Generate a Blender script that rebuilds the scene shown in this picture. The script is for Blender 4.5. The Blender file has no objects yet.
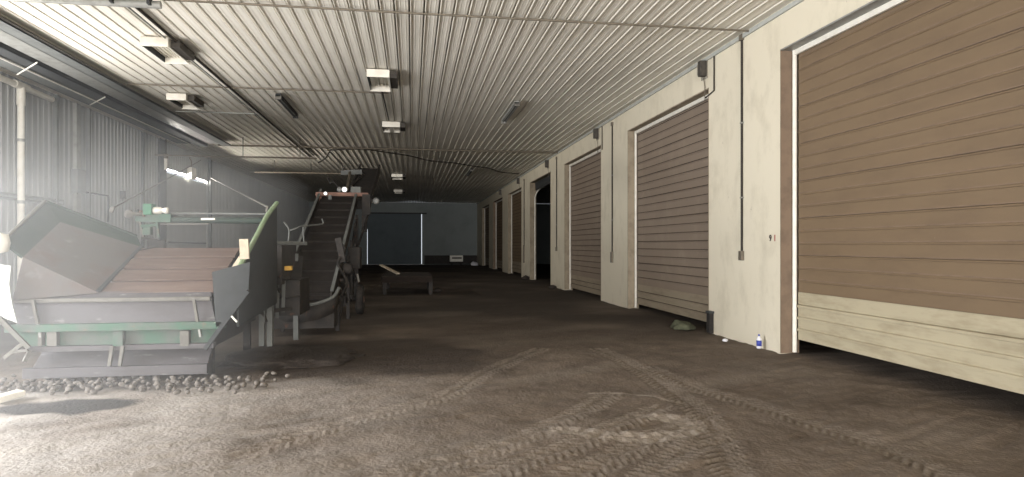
import bpy, bmesh, math, random
import numpy as np
from mathutils import Vector, Matrix

random.seed(7)
RNG = np.random.default_rng(11)
C = bpy.context.scene.collection
SC = bpy.context.scene

# ------------------------------------------------------------------ camera
FPX, CX, CY, CAMH = 650.0, 512.0, 245.0, 1.65
TH = math.atan(100.0 / FPX)
ST, CT = math.sin(TH), math.cos(TH)
cam_d = bpy.data.cameras.new('camera')
cam = bpy.data.objects.new('camera', cam_d)
C.objects.link(cam)
cam.location = (0, 0, CAMH)
cam.rotation_euler = (math.radians(90), 0, -TH)
cam_d.sensor_fit = 'HORIZONTAL'
cam_d.sensor_width = 36.0
cam_d.lens = FPX / 1024.0 * 36.0
cam_d.shift_y = (CY - 238.5) / 1024.0
cam_d.clip_end = 300
SC.camera = cam

# ------------------------------------------------------------------ world, daylight, exposure
world = bpy.data.worlds.new('world')
SC.world = world
world.use_nodes = True
bg = world.node_tree.nodes['Background']
bg.inputs['Color'].default_value = (0.86, 0.93, 1.0, 1)
bg.inputs['Strength'].default_value = 0.9


def daylight(name, loc, rot, sx, sy, power, col, spread=180):
    d = bpy.data.lights.new(name, 'AREA')
    d.shape = 'RECTANGLE'
    d.size, d.size_y = sx, sy
    d.energy = power
    d.color = col
    d.spread = math.radians(spread)
    o = bpy.data.objects.new(name, d)
    C.objects.link(o)
    o.location = loc
    o.rotation_euler = rot
    return o


# open end of the shed behind the camera, and the open doorway in the left wall
daylight('daylight_front_opening', (-1.5, -22.3, 2.5), (math.radians(112), 0, 0), 13.5, 4.9, 8800, (1.0, 0.97, 0.925))
daylight('daylight_left_doorway', (-8.95, 5.3, 2.2), (math.radians(68), 0, math.radians(-90)), 5.8, 3.8, 1050, (0.97, 0.985, 1.0), 125)
daylight('ground_glow_left_doorway', (-8.9, 5.3, 2.0), (math.radians(128), 0, math.radians(-90)), 5.8, 3.6, 120, (1.0, 0.98, 0.95), 150)
daylight('fill_added_left_opening', (-8.9, 11.9, 2.0), (math.radians(135), 0, math.radians(-90)), 3.8, 3.6, 390, (1.0, 0.98, 0.95), 130)  # added fill to lift the ceiling, set in a made-up unseen doorway
daylight('daylight_over_far_left_door', (-8.75, 26.75, 4.29), (math.radians(138), 0, math.radians(-90)), 4.6, .14, 1100, (1.0, 0.95, 0.87), 165)

SC.view_settings.view_transform = 'Standard'
SC.view_settings.look = 'None'
SC.view_settings.gamma = 1.0
SC.view_settings.use_curve_mapping = False
SC.view_settings.exposure = 0.0
SC.cycles.use_denoising = True
SC.cycles.max_bounces = 8
SC.cycles.diffuse_bounces = 5
SC.cycles.volume_bounces = 1
SC.cycles.sample_clamp_indirect = 4.0


# ------------------------------------------------------------------ helpers
def at(px, py, Y):
    """the place seen at a photograph point, on the crosswise plane Y"""
    u = (px - CX) / FPX
    xd, yd = u * CT + ST, CT - u * ST
    X = xd / yd * Y
    zc = X * ST + Y * CT
    return Vector((X, Y, CAMH - (py - CY) * zc / FPX))


def onx(px, py, X):
    """the place seen at a photograph point, on the lengthwise plane X"""
    u = (px - CX) / FPX
    xd, yd = u * CT + ST, CT - u * ST
    return at(px, py, X * yd / xd)


def onz(px, py, Z):
    """the place seen at a photograph point, on the level Z"""
    zc = (CAMH - Z) * FPX / (py - CY)
    u = (px - CX) / FPX
    return Vector(((u * CT + ST) * zc, (CT - u * ST) * zc, Z))


def lin(r, g, b):
    f = lambda v: (v / 255 / 12.92) if v / 255 <= 0.04045 else ((v / 255 + 0.055) / 1.055) ** 2.4
    return (f(r), f(g), f(b), 1)


def material(name, col, rough=0.6, metal=0.0, col2=None, amount=0.5, scale=4.0, stretch=(1, 1, 1),
             lo=0.45, hi=0.65, bump=0.0, bscale=30.0, col3=None, scale3=9.0, lo3=0.6, hi3=0.7):
    m = bpy.data.materials.new(name)
    m.use_nodes = True
    nt = m.node_tree
    b = nt.nodes['Principled BSDF']
    b.inputs['Roughness'].default_value = rough
    b.inputs['Metallic'].default_value = metal
    b.inputs['Specular IOR Level'].default_value = 0.3
    b.inputs['Base Color'].default_value = col
    tc = nt.nodes.new('ShaderNodeTexCoord')
    mp = nt.nodes.new('ShaderNodeMapping')
    mp.inputs['Scale'].default_value = stretch
    nt.links.new(tc.outputs['Object'], mp.inputs['Vector'])
    last = None

    def layer(base, c2, sc, l, h, amt):
        n = nt.nodes.new('ShaderNodeTexNoise')
        n.inputs['Scale'].default_value = sc
        n.inputs['Detail'].default_value = 6
        n.inputs['Roughness'].default_value = 0.65
        nt.links.new(mp.outputs['Vector'], n.inputs['Vector'])
        r = nt.nodes.new('ShaderNodeMapRange')
        r.inputs['From Min'].default_value = l
        r.inputs['From Max'].default_value = h
        r.inputs['To Max'].default_value = amt
        nt.links.new(n.outputs['Fac'], r.inputs['Value'])
        x = nt.nodes.new('ShaderNodeMix')
        x.data_type = 'RGBA'
        nt.links.new(r.outputs['Result'], x.inputs[0])
        if base is None:
            x.inputs[6].default_value = col
        else:
            nt.links.new(base, x.inputs[6])
        x.inputs[7].default_value = c2
        return x.outputs[2]

    if col2:
        last = layer(None, col2, scale, lo, hi, amount)
    if col3:
        last = layer(last, col3, scale3, lo3, hi3, 0.8)
    if last is not None:
        nt.links.new(last, b.inputs['Base Color'])
    if bump:
        n = nt.nodes.new('ShaderNodeTexNoise')
        n.inputs['Scale'].default_value = bscale
        n.inputs['Detail'].default_value = 5
        nt.links.new(mp.outputs['Vector'], n.inputs['Vector'])
        bp = nt.nodes.new('ShaderNodeBump')
        bp.inputs['Strength'].default_value = bump
        bp.inputs['Distance'].default_value = 0.02
        nt.links.new(n.outputs['Fac'], bp.inputs['Height'])
        nt.links.new(bp.outputs['Normal'], b.inputs['Normal'])
    return m


def emitter(name, col, strength):
    m = bpy.data.materials.new(name)
    m.use_nodes = True
    b = m.node_tree.nodes['Principled BSDF']
    b.inputs['Base Color'].default_value = col
    b.inputs['Emission Color'].default_value = col
    b.inputs['Emission Strength'].default_value = strength
    return m


def origin(o):
    p = Vector((0, 0, 0))
    while o is not None:
        p = p + o.location
        o = o.parent
    return p


class MB:
    """collects solid shapes in world coordinates and links them as one mesh object"""

    def __init__(self):
        self.v, self.f, self.sm = [], [], []

    def add(self, vs, fs, smooth=False):
        n = len(self.v)
        self.v += [tuple(v) for v in vs]
        self.f += [[i + n for i in f] for f in fs]
        self.sm += [smooth] * len(fs)
        return self

    def box(self, x0, x1, y0, y1, z0, z1):
        x0, x1 = sorted((x0, x1)); y0, y1 = sorted((y0, y1)); z0, z1 = sorted((z0, z1))
        vs = [(x0, y0, z0), (x1, y0, z0), (x1, y1, z0), (x0, y1, z0), (x0, y0, z1), (x1, y0, z1), (x1, y1, z1), (x0, y1, z1)]
        return self.add(vs, [(0, 3, 2, 1), (4, 5, 6, 7), (0, 1, 5, 4), (1, 2, 6, 5), (2, 3, 7, 6), (3, 0, 4, 7)])

    def plate(self, pts, t):
        """a plate of thickness t, lying behind the polygon pts (offset along minus its normal)"""
        pts = [Vector(p) for p in pts]
        n = Vector((0, 0, 0))
        for i in range(len(pts)):
            n += pts[i].cross(pts[(i + 1) % len(pts)])
        n.normalize()
        k = len(pts)
        vs = pts + [p - n * t for p in pts]
        fs = [list(range(k)), list(range(2 * k - 1, k - 1, -1))]
        for i in range(k):
            j = (i + 1) % k
            fs.append((i, i + k, j + k, j))
        return self.add(vs, fs)

    def bar(self, a, b, w, h, up=(0, 0, 1)):
        a, b = Vector(a), Vector(b)
        d = (b - a).normalized()
        up = Vector(up)
        if abs(d.dot(up)) > 0.95:
            up = Vector((0, 1, 0))
        s = d.cross(up).normalized()
        u = s.cross(d).normalized()
        vs = []
        for p in (a, b):
            for (i, j) in ((-1, -1), (1, -1), (1, 1), (-1, 1)):
                vs.append(p + s * (i * w / 2) + u * (j * h / 2))
        return self.add(vs, [(0, 1, 2, 3), (7, 6, 5, 4), (0, 4, 5, 1), (1, 5, 6, 2), (2, 6, 7, 3), (3, 7, 4, 0)])

    def tube(self, pts, r, seg=10, caps=True):
        pts = [Vector(p) for p in pts]
        rs = r if isinstance(r, (list, tuple)) else [r] * len(pts)
        vs, fs = [], []
        ref = None
        for i, p in enumerate(pts):
            d = (pts[min(i + 1, len(pts) - 1)] - pts[max(i - 1, 0)]).normalized()
            if ref is None:
                ref = Vector((0, 0, 1)) if abs(d.z) < 0.9 else Vector((1, 0, 0))
            s = d.cross(ref).normalized()
            u = s.cross(d).normalized()
            ref = u
            for k in range(seg):
                a = 2 * math.pi * k / seg
                vs.append(p + (s * math.cos(a) + u * math.sin(a)) * rs[i])
        for i in range(len(pts) - 1):
            for k in range(seg):
                k2 = (k + 1) % seg
                fs.append((i * seg + k, i * seg + k2, (i + 1) * seg + k2, (i + 1) * seg + k))
        self.add(vs, fs, True)
        if caps:
            n = len(pts)
            self.add(vs[:seg], [list(range(seg - 1, -1, -1))])
            self.add(vs[(n - 1) * seg:], [list(range(seg))])
        return self

    def lathe(self, base, prof, seg=16, axis=(0, 0, 1)):
        """prof: (radius, distance along axis) from end to end"""
        ax = Vector(axis).normalized()
        ref = Vector((1, 0, 0)) if abs(ax.x) < 0.9 else Vector((0, 1, 0))
        s = ax.cross(ref).normalized()
        u = s.cross(ax)
        base = Vector(base)
        vs, fs = [], []
        for (r, h) in prof:
            for k in range(seg):
                a = 2 * math.pi * k / seg
                vs.append(base + ax * h + (s * math.cos(a) + u * math.sin(a)) * max(r, 1e-4))
        for i in range(len(prof) - 1):
            for k in range(seg):
                k2 = (k + 1) % seg
                fs.append((i * seg + k, i * seg + k2, (i + 1) * seg + k2, (i + 1) * seg + k))
        fs.append(list(range(seg - 1, -1, -1)))
        fs.append([(len(prof) - 1) * seg + k for k in range(seg)])
        return self.add(vs, fs, True)

    def build(self, name, mat, parent=None, bevel=0.0):
        me = bpy.data.meshes.new(name)
        o0 = origin(parent)
        me.from_pydata([(v[0] - o0.x, v[1] - o0.y, v[2] - o0.z) for v in self.v], [], self.f)
        bm = bmesh.new()
        bm.from_mesh(me)
        bmesh.ops.recalc_face_normals(bm, faces=bm.faces[:])
        bm.to_mesh(me)
        bm.free()
        for p, s in zip(me.polygons, self.sm):
            p.use_smooth = s
        me.materials.append(mat)
        o = bpy.data.objects.new(name, me)
        C.objects.link(o)
        o.parent = parent
        if bevel:
            b = o.modifiers.new('bevel', 'BEVEL')
            b.width = bevel
            b.segments = 2
            b.limit_method = 'ANGLE'
        return o


def tag(o, label=None, cat=None, group=None, kind=None):
    if label: o['label'] = label
    if cat: o['category'] = cat
    if group: o['group'] = group
    if kind: o['kind'] = kind
    return o


def thing(name, label, cat, loc, group=None):
    o = bpy.data.objects.new(name, None)
    o.empty_display_size = 0.2
    C.objects.link(o)
    o.location = loc
    return tag(o, label, cat, group)


def copy_tree(o, parent=None):
    c = o.copy()
    C.objects.link(c)
    c.parent = parent
    for ch in list(o.children):
        copy_tree(ch, c)
    return c


def struct(o):
    o['kind'] = 'structure'
    return o


# ------------------------------------------------------------------ materials
M = {}
M['ceiling'] = material('ceiling metal', lin(232, 227, 216), 0.5, col2=lin(206, 200, 188), amount=0.5, scale=1.2, stretch=(1, .25, 1))
M['wall_cream'] = material('cream painted wall', lin(212, 204, 185), 0.75, col2=lin(178, 169, 150), amount=0.55, scale=2.2, stretch=(1, 1, .6),
                           lo=0.5, hi=0.75, bump=0.15, bscale=60, col3=lin(120, 106, 90), scale3=7, lo3=0.70, hi3=0.78)
M['wall_grey'] = material('galvanised wall sheet', lin(150, 152, 152), 0.5, col2=lin(130, 132, 133), amount=0.5, scale=1.5, stretch=(1, 1, .3))
M['wall_back'] = material('dusty grey wall', lin(128, 134, 134), 0.8, col2=lin(110, 115, 116), amount=0.5, scale=0.6)
M['door_brown'] = material('brown painted door', lin(116, 98, 77), 0.6, col2=lin(106, 89, 71), amount=0.6, scale=2.0, stretch=(1, .5, 2),
                           bump=0.1, bscale=45, col3=lin(160, 138, 116), scale3=16, lo3=0.72, hi3=0.76)
M['door_tan'] = material('dusty tan door', lin(130, 116, 103), 0.65, col2=lin(146, 132, 117), amount=0.6, scale=1.6, lo=0.5, hi=0.75)
M['door_cream'] = material('worn cream paint', lin(172, 162, 138), 0.6, col2=lin(136, 124, 102), amount=0.7, scale=3.5, stretch=(1, .4, 2), lo=0.45, hi=0.7)
M['door_worn'] = material('worn pale tan paint', lin(146, 134, 116), 0.6, col2=lin(124, 110, 94), amount=0.7, scale=3, stretch=(1, .4, 2))
M['seam'] = material('dull brown seam shade', lin(66, 55, 47), 0.9)  # colour of the shade lines drawn across the doors
M['jamb_brown'] = material('brown jamb board', lin(124, 106, 90), 0.75, col2=lin(100, 86, 74), amount=0.7, scale=3)
M['jamb_grey'] = material('grey tan jamb board', lin(150, 138, 120), 0.75, col2=lin(120, 108, 92), amount=0.7, scale=3)
M['white_metal'] = material('white enamel', lin(226, 222, 212), 0.4, col2=lin(200, 194, 180), amount=0.5, scale=5)
M['galv'] = material('galvanised steel', lin(150, 150, 146), 0.45, 0.3, col2=lin(118, 116, 110), amount=0.6, scale=6)
M['conduit'] = material('dull conduit', lin(112, 104, 92), 0.5, 0.2, col2=lin(84, 78, 70), amount=0.5, scale=8)
M['dark_conduit'] = material('dark cable', lin(48, 44, 40), 0.7)
M['steel_dark'] = material('dark steel', lin(56, 58, 59), 0.65, 0.0, col2=lin(44, 45, 46), amount=0.6, scale=4)
M['steel_mid'] = material('grey steel', lin(104, 106, 104), 0.6, 0.0, col2=lin(84, 85, 84), amount=0.6, scale=4)
M['duct'] = material('pale duct', lin(172, 174, 170), 0.5, col2=lin(150, 152, 148), amount=0.6, scale=3)
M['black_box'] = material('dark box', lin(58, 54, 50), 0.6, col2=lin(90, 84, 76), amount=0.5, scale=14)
M['grey_box'] = material('grey electrical box', lin(150, 144, 132), 0.5, col2=lin(110, 104, 94), amount=0.6, scale=16)
M['green'] = material('worn green paint', lin(62, 92, 76), 0.55, col2=lin(88, 90, 86), amount=0.85, scale=3.2, lo=0.42, hi=0.62, col3=lin(112, 90, 76), scale3=11)
M['green_pure'] = material('green machine paint', lin(52, 104, 78), 0.5, col2=lin(80, 112, 94), amount=0.6, scale=9)
M['green_pale'] = material('pale green flange', lin(116, 134, 104), 0.5, col2=lin(140, 146, 124), amount=0.6, scale=7)
M['green_dark'] = material('dark green board', lin(44, 58, 51), 0.6, col2=lin(60, 68, 63), amount=0.7, scale=2)
M['hopper_grey'] = material('dusty sheet steel', lin(96, 92, 90), 0.7, 0.0, col2=lin(96, 72, 65), amount=0.6, scale=1.6, lo=0.48, hi=0.68,
                            col3=lin(124, 122, 120), scale3=4, lo3=0.58, hi3=0.75)
M['plate_grey'] = material('worn front plate', lin(84, 81, 83), 0.6, 0.0, col2=lin(68, 63, 63), amount=0.7, scale=2.4, stretch=(.5, 1, 1.5),
                           col3=lin(124, 124, 120), scale3=8, lo3=0.6, hi3=0.7)
M['plate_pale'] = material('pale worn edge', lin(104, 101, 95), 0.6, col2=lin(82, 78, 73), amount=0.6, scale=9)
M['plank'] = material('dusty brown belt slat', lin(102, 84, 76), 0.85, col2=lin(118, 101, 92), amount=0.7, scale=3, stretch=(.5, 2, 2), bump=0.2, bscale=30)
M['rubber'] = material('dark rubber', lin(38, 36, 35), 0.85, col2=lin(66, 60, 55), amount=0.7, scale=5)
M['belt_dark'] = material('dusty dark belt', lin(38, 34, 32), 0.9, col2=lin(48, 43, 40), amount=0.7, scale=4)
M['machine_dark'] = material('grimy machine steel', lin(48, 46, 45), 0.75, 0.0, col2=lin(66, 60, 56), amount=0.7, scale=5, col3=lin(100, 68, 52), scale3=8, lo3=0.62, hi3=0.7)
M['rust_red'] = material('faded red frame', lin(132, 102, 91), 0.8, col2=lin(104, 82, 74), amount=0.7, scale=5)
M['yellow'] = material('yellow paint', lin(206, 160, 60), 0.5, col2=lin(150, 116, 56), amount=0.5, scale=8)
M['soil'] = material('dark soil', lin(58, 52, 48), 0.95, col2=lin(42, 37, 34), amount=0.8, scale=6, bump=0.8, bscale=25)
M['wood_pale'] = material('pale board', lin(190, 178, 158), 0.8, col2=lin(150, 136, 116), amount=0.6, scale=6)
M['wood_red'] = material('red brown timber', lin(44, 36, 31), 0.9, col2=lin(36, 31, 28), amount=0.7, scale=5)
M['potato'] = material('potato skin', lin(108, 102, 96), 0.9, col2=lin(76, 70, 66), amount=0.8, scale=14, bump=0.3, bscale=60)
M['blue'] = material('blue label', lin(60, 70, 150), 0.4)
M['plastic'] = material('white bottle plastic', lin(214, 214, 220), 0.3)
M['rag'] = material('green grey rag', lin(86, 88, 70), 0.95, col2=lin(60, 60, 50), amount=0.8, scale=12, bump=0.6, bscale=40)
M['marking'] = material('dark marking paint', lin(50, 40, 38), 0.7)
M['marking_red'] = material('red marking paint', lin(150, 58, 48), 0.7)
M['door_blue'] = material('slate door panel', lin(92, 101, 106), 0.7, col2=lin(82, 91, 95), amount=0.6, scale=1)
M['lamp_glass'] = emitter('lit lamp glass', (1.0, 0.97, 0.92, 1), 1.2)
M['lamp_off'] = material('frosted lamp glass', lin(120, 120, 118), 0.35)


def haze_material(density):
    m = bpy.data.materials.new('dust in the air')
    m.use_nodes = True
    nt = m.node_tree
    nt.nodes.clear()
    out = nt.nodes.new('ShaderNodeOutputMaterial')
    v = nt.nodes.new('ShaderNodeVolumeScatter')
    v.inputs['Color'].default_value = (0.96, 0.98, 1.0, 1)
    v.inputs['Density'].default_value = density
    v.inputs['Anisotropy'].default_value = 0.25
    nt.links.new(v.outputs[0], out.inputs['Volume'])
    return m


# ------------------------------------------------------------------ setting: sizes
H = 5.30                 # ceiling
XR, XL = 5.63, -8.55     # inner wall faces
YB = 56.6                # back wall
Y0 = -22.0                # open front end
DW, PITCH, DY1 = 4.75, 7.2, 9.3     # door width, spacing, far corner of the first door opening
DTOP = 4.67


# ---------------- floor with real tyre tread relief
def vnoise(X, Y, cell, seed):
    r = np.random.default_rng(seed)
    g = r.random((256, 256))
    x, y = X / cell + 1000.3, Y / cell + 1000.7
    xi, yi = np.floor(x).astype(int), np.floor(y).astype(int)
    fx, fy = x - xi, y - yi
    fx, fy = fx * fx * (3 - 2 * fx), fy * fy * (3 - 2 * fy)
    a, b = g[xi % 256, yi % 256], g[(xi + 1) % 256, yi % 256]
    c, d = g[xi % 256, (yi + 1) % 256], g[(xi + 1) % 256, (yi + 1) % 256]
    return (a * (1 - fx) + b * fx) * (1 - fy) + (c * (1 - fx) + d * fx) * fy - 0.5


def catmull(pts, n=14):
    out = []
    P = [pts[0]] + pts + [pts[-1]]
    for i in range(1, len(P) - 2):
        for k in range(n):
            t = k / n
            a, b, c, d = P[i - 1], P[i], P[i + 1], P[i + 2]
            out.append(0.5 * ((2 * b) + (c - a) * t + (2 * a - 5 * b + 4 * c - d) * t * t + (3 * b - a - 3 * c + d) * t ** 3))
    out.append(P[-2])
    return out


def make_floor():
    def axis(segs):
        out = [segs[0][0]]
        for (a, b, st) in segs:
            n = max(1, int(round((b - a) / st)))
            out += [a + (b - a) * (k + 1) / n for k in range(n)]
        return np.array(out)
    xs = axis([(-14, -6, .5), (-6, -4.6, .1), (-4.6, 5.9, .026), (5.9, 13, .6)])
    ys = axis([(-24, 2.2, .6), (2.2, 10.5, .026), (10.5, 16, .07), (16, 30, .25), (30, 58.2, .8)])
    X, Y = np.meshgrid(xs, ys)
    Hh = 0.030 * vnoise(X, Y, .9, 1) + 0.018 * vnoise(X, Y, .3, 2) + 0.007 * vnoise(X, Y, .11, 3) + 0.007 * vnoise(X, Y, .055, 4)
    # streaks dragged along the floor
    A = 0.45
    U, V = X * math.cos(A) + Y * math.sin(A), -X * math.sin(A) + Y * math.cos(A)
    Hh += 0.022 * vnoise(U * .13, V, .09, 5)
    dust = np.clip(vnoise(U * .3, V, .5, 9) + 0.1, 0, 1) * 0.6
    rough_zone = np.clip(1 - np.abs(Y - 5) / 9, 0.25, 1)
    Hh *= rough_zone + 0.25

    def track(px, w, pitch, depth, chev=1.0, skew=1.0, pale=.6):
        pts = catmull([onz(a, b, 0.0) for a, b in px])
        bx0, bx1 = min(p.x for p in pts) - w, max(p.x for p in pts) + w
        by0, by1 = min(p.y for p in pts) - w, max(p.y for p in pts) + w
        idx = np.nonzero((X > bx0) & (X < bx1) & (Y > by0) & (Y < by1))
        x, y = X[idx], Y[idx]
        best = np.full(x.shape, 9.0); sarr = np.zeros_like(x); darr = np.zeros_like(x)
        s0 = 0.0
        for p, q in zip(pts[:-1], pts[1:]):
            d = (q - p); L = d.length
            if L < 1e-6: continue
            ux, uy = d.x / L, d.y / L
            t = np.clip((x - p.x) * ux + (y - p.y) * uy, 0, L)
            ex, ey = x - (p.x + ux * t), y - (p.y + uy * t)
            dist = np.hypot(ex, ey)
            sd = ex * -uy + ey * ux
            k = dist < best
            best[k] = dist[k]; sarr[k] = s0 + t[k]; darr[k] = sd[k]
            s0 += L
        h = w / 2
        inside = np.clip((h - best) / 0.03, 0, 1)
        ph = (sarr + chev * np.abs(darr) * skew) / pitch
        tri = np.abs((ph % 1.0) - 0.5) * 2
        lug = np.clip((tri - 0.42) * 5, 0, 1)
        centre = np.clip((np.abs(darr) - 0.02) / 0.02, 0, 1)
        Hh[idx] += inside * (depth * lug * centre - depth * 0.5) * 0.42
        ridge = np.exp(-((best - h - 0.03) / 0.03) ** 2)
        Hh[idx] += ridge * depth * 0.10
        dust[idx] = np.maximum(dust[idx], inside * np.maximum(lug, pale - .6) * pale)

    track([(250, 448), (330, 424), (400, 405), (450, 390), (490, 368), (540, 348)], .34, .10, .035)
    track([(380, 477), (440, 462), (520, 436), (575, 412), (610, 392)], .36, .10, .028)
    track([(480, 477), (530, 458), (590, 436), (660, 405)], .34, .10, .034)
    track([(560, 477), (610, 455), (660, 434), (700, 416)], .36, .09, .030)
    track([(735, 478), (722, 445), (705, 415), (672, 388), (630, 362), (600, 348)], .36, .10, .034)
    track([(960, 477), (860, 436), (770, 408), (700, 386), (650, 366)], .34, .10, .026)
    track([(640, 477), (668, 458), (690, 444), (700, 436)], .34, .08, .026, 0.0)
    # the curl a turning wheel has pushed up
    track([(560, 428), (600, 433), (650, 435), (684, 430), (692, 424), (678, 417), (645, 414)], .26, .16, .03, 0.3, 1, 1.3)
    track([(590, 390), (620, 390), (650, 394), (680, 400)], .10, .3, .03, 0.0, 1, 1.2)
    # wet dark spill in front of the hopper
    c = onz(62, 404, 0.0)
    wet = np.clip(1.25 - np.hypot((X - c.x) / .62, (Y - c.y) / .30) + 0.7 * vnoise(X, Y, .25, 21), 0, 1)
    wet = np.clip(wet * 3, 0, 1)
    Hh *= (1 - 0.7 * wet)
    soil = np.clip((Y - 9.2) / 5, 0, 1) * np.clip(0.8 + vnoise(X, Y, 1.4, 30), 0, 1)  # soil tone deepening with distance, the fading daylight put into the colour
    soil = np.maximum(soil, np.clip((1.8 - np.hypot((X + .9) / 1.6, (Y - 10.2) / 1.3)) * 1.4 + vnoise(X, Y, .5, 31), 0, 1))  # dark soil and the hopper's shadow together in one colour patch
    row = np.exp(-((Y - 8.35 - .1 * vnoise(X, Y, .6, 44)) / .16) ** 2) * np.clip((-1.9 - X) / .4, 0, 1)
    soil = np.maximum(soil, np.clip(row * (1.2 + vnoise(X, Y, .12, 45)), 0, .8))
    Hh = np.minimum(Hh, 0.05) - 0.03
    lit_pale_dust = np.clip((.9 - X) / 5.0, 0, 1) * np.clip((8.6 - Y) / .35, 0, 1) * np.clip(.75 + 1.2 * vnoise(X, Y, .9, 61) + .6 * vnoise(U * .2, V, .2, 62), 0, 1)  # pale dust, with the doorway's light on the floor put into its colour
    me = bpy.data.meshes.new('floor')
    nx, ny = len(xs), len(ys)
    co = np.stack([X, Y, Hh], -1).reshape(-1, 3)
    i = np.arange(nx * ny).reshape(ny, nx)
    q = np.stack([i[:-1, :-1], i[:-1, 1:], i[1:, 1:], i[1:, :-1]], -1).reshape(-1, 4)
    me.vertices.add(len(co)); me.vertices.foreach_set('co', co.ravel())
    me.loops.add(q.size); me.loops.foreach_set('vertex_index', q.ravel().astype(np.int32))
    me.polygons.add(len(q)); me.polygons.foreach_set('loop_start', np.arange(0, q.size, 4, dtype=np.int32))
    me.update(calc_edges=True)
    me.polygons.foreach_set('use_smooth', np.ones(len(q), bool))
    for nm, arr in (('wet', wet), ('dust', np.clip(dust, 0, 1)), ('soil', soil), ('lit_pale_dust', lit_pale_dust)):
        a = me.attributes.new(nm, 'FLOAT', 'POINT')
        a.data.foreach_set('value', arr.ravel().astype(np.float32))
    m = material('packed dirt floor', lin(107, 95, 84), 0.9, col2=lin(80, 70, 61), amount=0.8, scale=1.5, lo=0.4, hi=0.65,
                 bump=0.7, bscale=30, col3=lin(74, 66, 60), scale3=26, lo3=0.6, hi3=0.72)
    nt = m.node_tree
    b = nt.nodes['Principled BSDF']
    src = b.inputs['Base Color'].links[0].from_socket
    for nm, col, amt in (('lit_pale_dust', lin(172, 166, 160), .9), ('dust', lin(160, 150, 139), .6), ('soil', lin(56, 48, 42), .9), ('wet', lin(48, 46, 46), .92)):
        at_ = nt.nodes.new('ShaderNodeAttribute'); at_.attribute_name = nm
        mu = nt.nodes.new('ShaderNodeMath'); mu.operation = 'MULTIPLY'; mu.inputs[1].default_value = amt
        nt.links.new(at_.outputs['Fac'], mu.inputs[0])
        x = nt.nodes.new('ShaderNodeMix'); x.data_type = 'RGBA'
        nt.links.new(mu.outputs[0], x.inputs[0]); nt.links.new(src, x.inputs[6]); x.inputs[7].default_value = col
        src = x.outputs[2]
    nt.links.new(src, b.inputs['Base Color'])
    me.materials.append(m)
    o = bpy.data.objects.new('floor', me)
    C.objects.link(o)
    return struct(o)


make_floor()


# ---------------- ribbed sheets
def rib_profile(a, b, pitch, hgt, wtop, wbase, minor=0.006, groove=None):
    """(position, relief) pairs along the sheet"""
    out = [(a, 0.0)]
    n = int((b - a) / pitch)
    for k in range(n + 1):
        c = a + pitch * (k + 0.5)
        if c + pitch / 2 > b: break
        for (o, h) in (groove or ((-wbase / 2, 0), (-wtop / 2, hgt), (wtop / 2, hgt), (wbase / 2, 0))):
            out.append((c + o, h))
        for s in (0.33, 0.67):
            m = c + pitch * s
            if m < b:
                out += [(m - .012, 0), (m - .005, minor), (m + .005, minor), (m + .012, 0)]
    out.append((b, 0.0))
    return out


def sheet(mb, prof, fn0, fn1):
    vs = []
    for p in prof:
        vs += [fn0(*p), fn1(*p)]
    mb.add(vs, [(2 * i, 2 * i + 1, 2 * i + 3, 2 * i + 2) for i in range(len(prof) - 1)])


mb = MB()
sheet(mb, rib_profile(XL - .05, XR + .02, .2286, .032, .022, .050, .003, ((-.030, 0), (-.0295, -.15), (-.0025, -.15), (0, .016), (.012, .018), (.018, 0))), lambda u, h: (u, Y0, H - h), lambda u, h: (u, YB, H - h))
mb.box(XL - .3, XR + .4, Y0, YB + .2, H + .17, H + .25)
mb.box(XR + .4, 13, Y0, YB + .2, H + .02, H + .15)
struct(mb.build('ceiling', M['ceiling']))

# left wall: ribbed sheets, a doorway (out of the picture) that the daylight comes through
mb = MB()
LD0, LD1 = 24.3, 29.2        # overhead door in the left wall
for (a, b, z0, z1) in ((Y0, 2.3, 0, H), (2.3, 8.9, 4.4, H), (8.9, 9.9, 0, H), (9.9, 13.9, 4.4, H), (13.9, LD0, 0, H), (LD0, LD1, 4.35, H), (LD1, YB, 0, H)):  # the second opening is added, unseen, for the ceiling fill
    sheet(mb, rib_profile(a, b, .2286, .022, .03, .07, .004), lambda u, h, z=z0: (XL + h, u, z), lambda u, h, z=z1: (XL + h, u, z))
    mb.box(XL - .2, XL - .02, a, b, z0 - (.3 if z0 == 0 else 0), z1)
struct(mb.build('wall_left', M['wall_grey']))
mb = MB()
for k in range(8):
    z = .04 + k * .54
    z1 = min(z + .515, 4.22)
    mb.box(XL - .12, XL - .06, LD0, LD1, z, z1)
    if k < 7: mb.box(XL - .10, XL - .07, LD0, LD1, z1, z + .54)
d = struct(mb.build('door_8', M['wall_grey']))
MB().bar((XL - .03, LD0 + .3, 2.75), (XL - .03, LD1 - 1.2, 2.62), .05, .06).build('door_bar', M['steel_dark'], d)
MB().bar((XL - .03, LD0 + .3, 1.75), (XL - .03, LD1 - .2, 1.72), .05, .06).build('door_bar', M['steel_dark'], d)
k = 0
for (y, w, mt) in ((17.2, .10, 'steel_mid'), (18.2, .22, 'galv'), (18.8, .06, 'steel_mid'), (22.3, .10, 'steel_dark'), (23.95, .6, 'steel_dark'), (29.35, .22, 'steel_dark')):
    k += 1
    struct(MB().box(XL - .01, XL + .09, y - w / 2, y + w / 2, 0, H - .02).build('trim_%d' % k, M[mt]))

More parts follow.
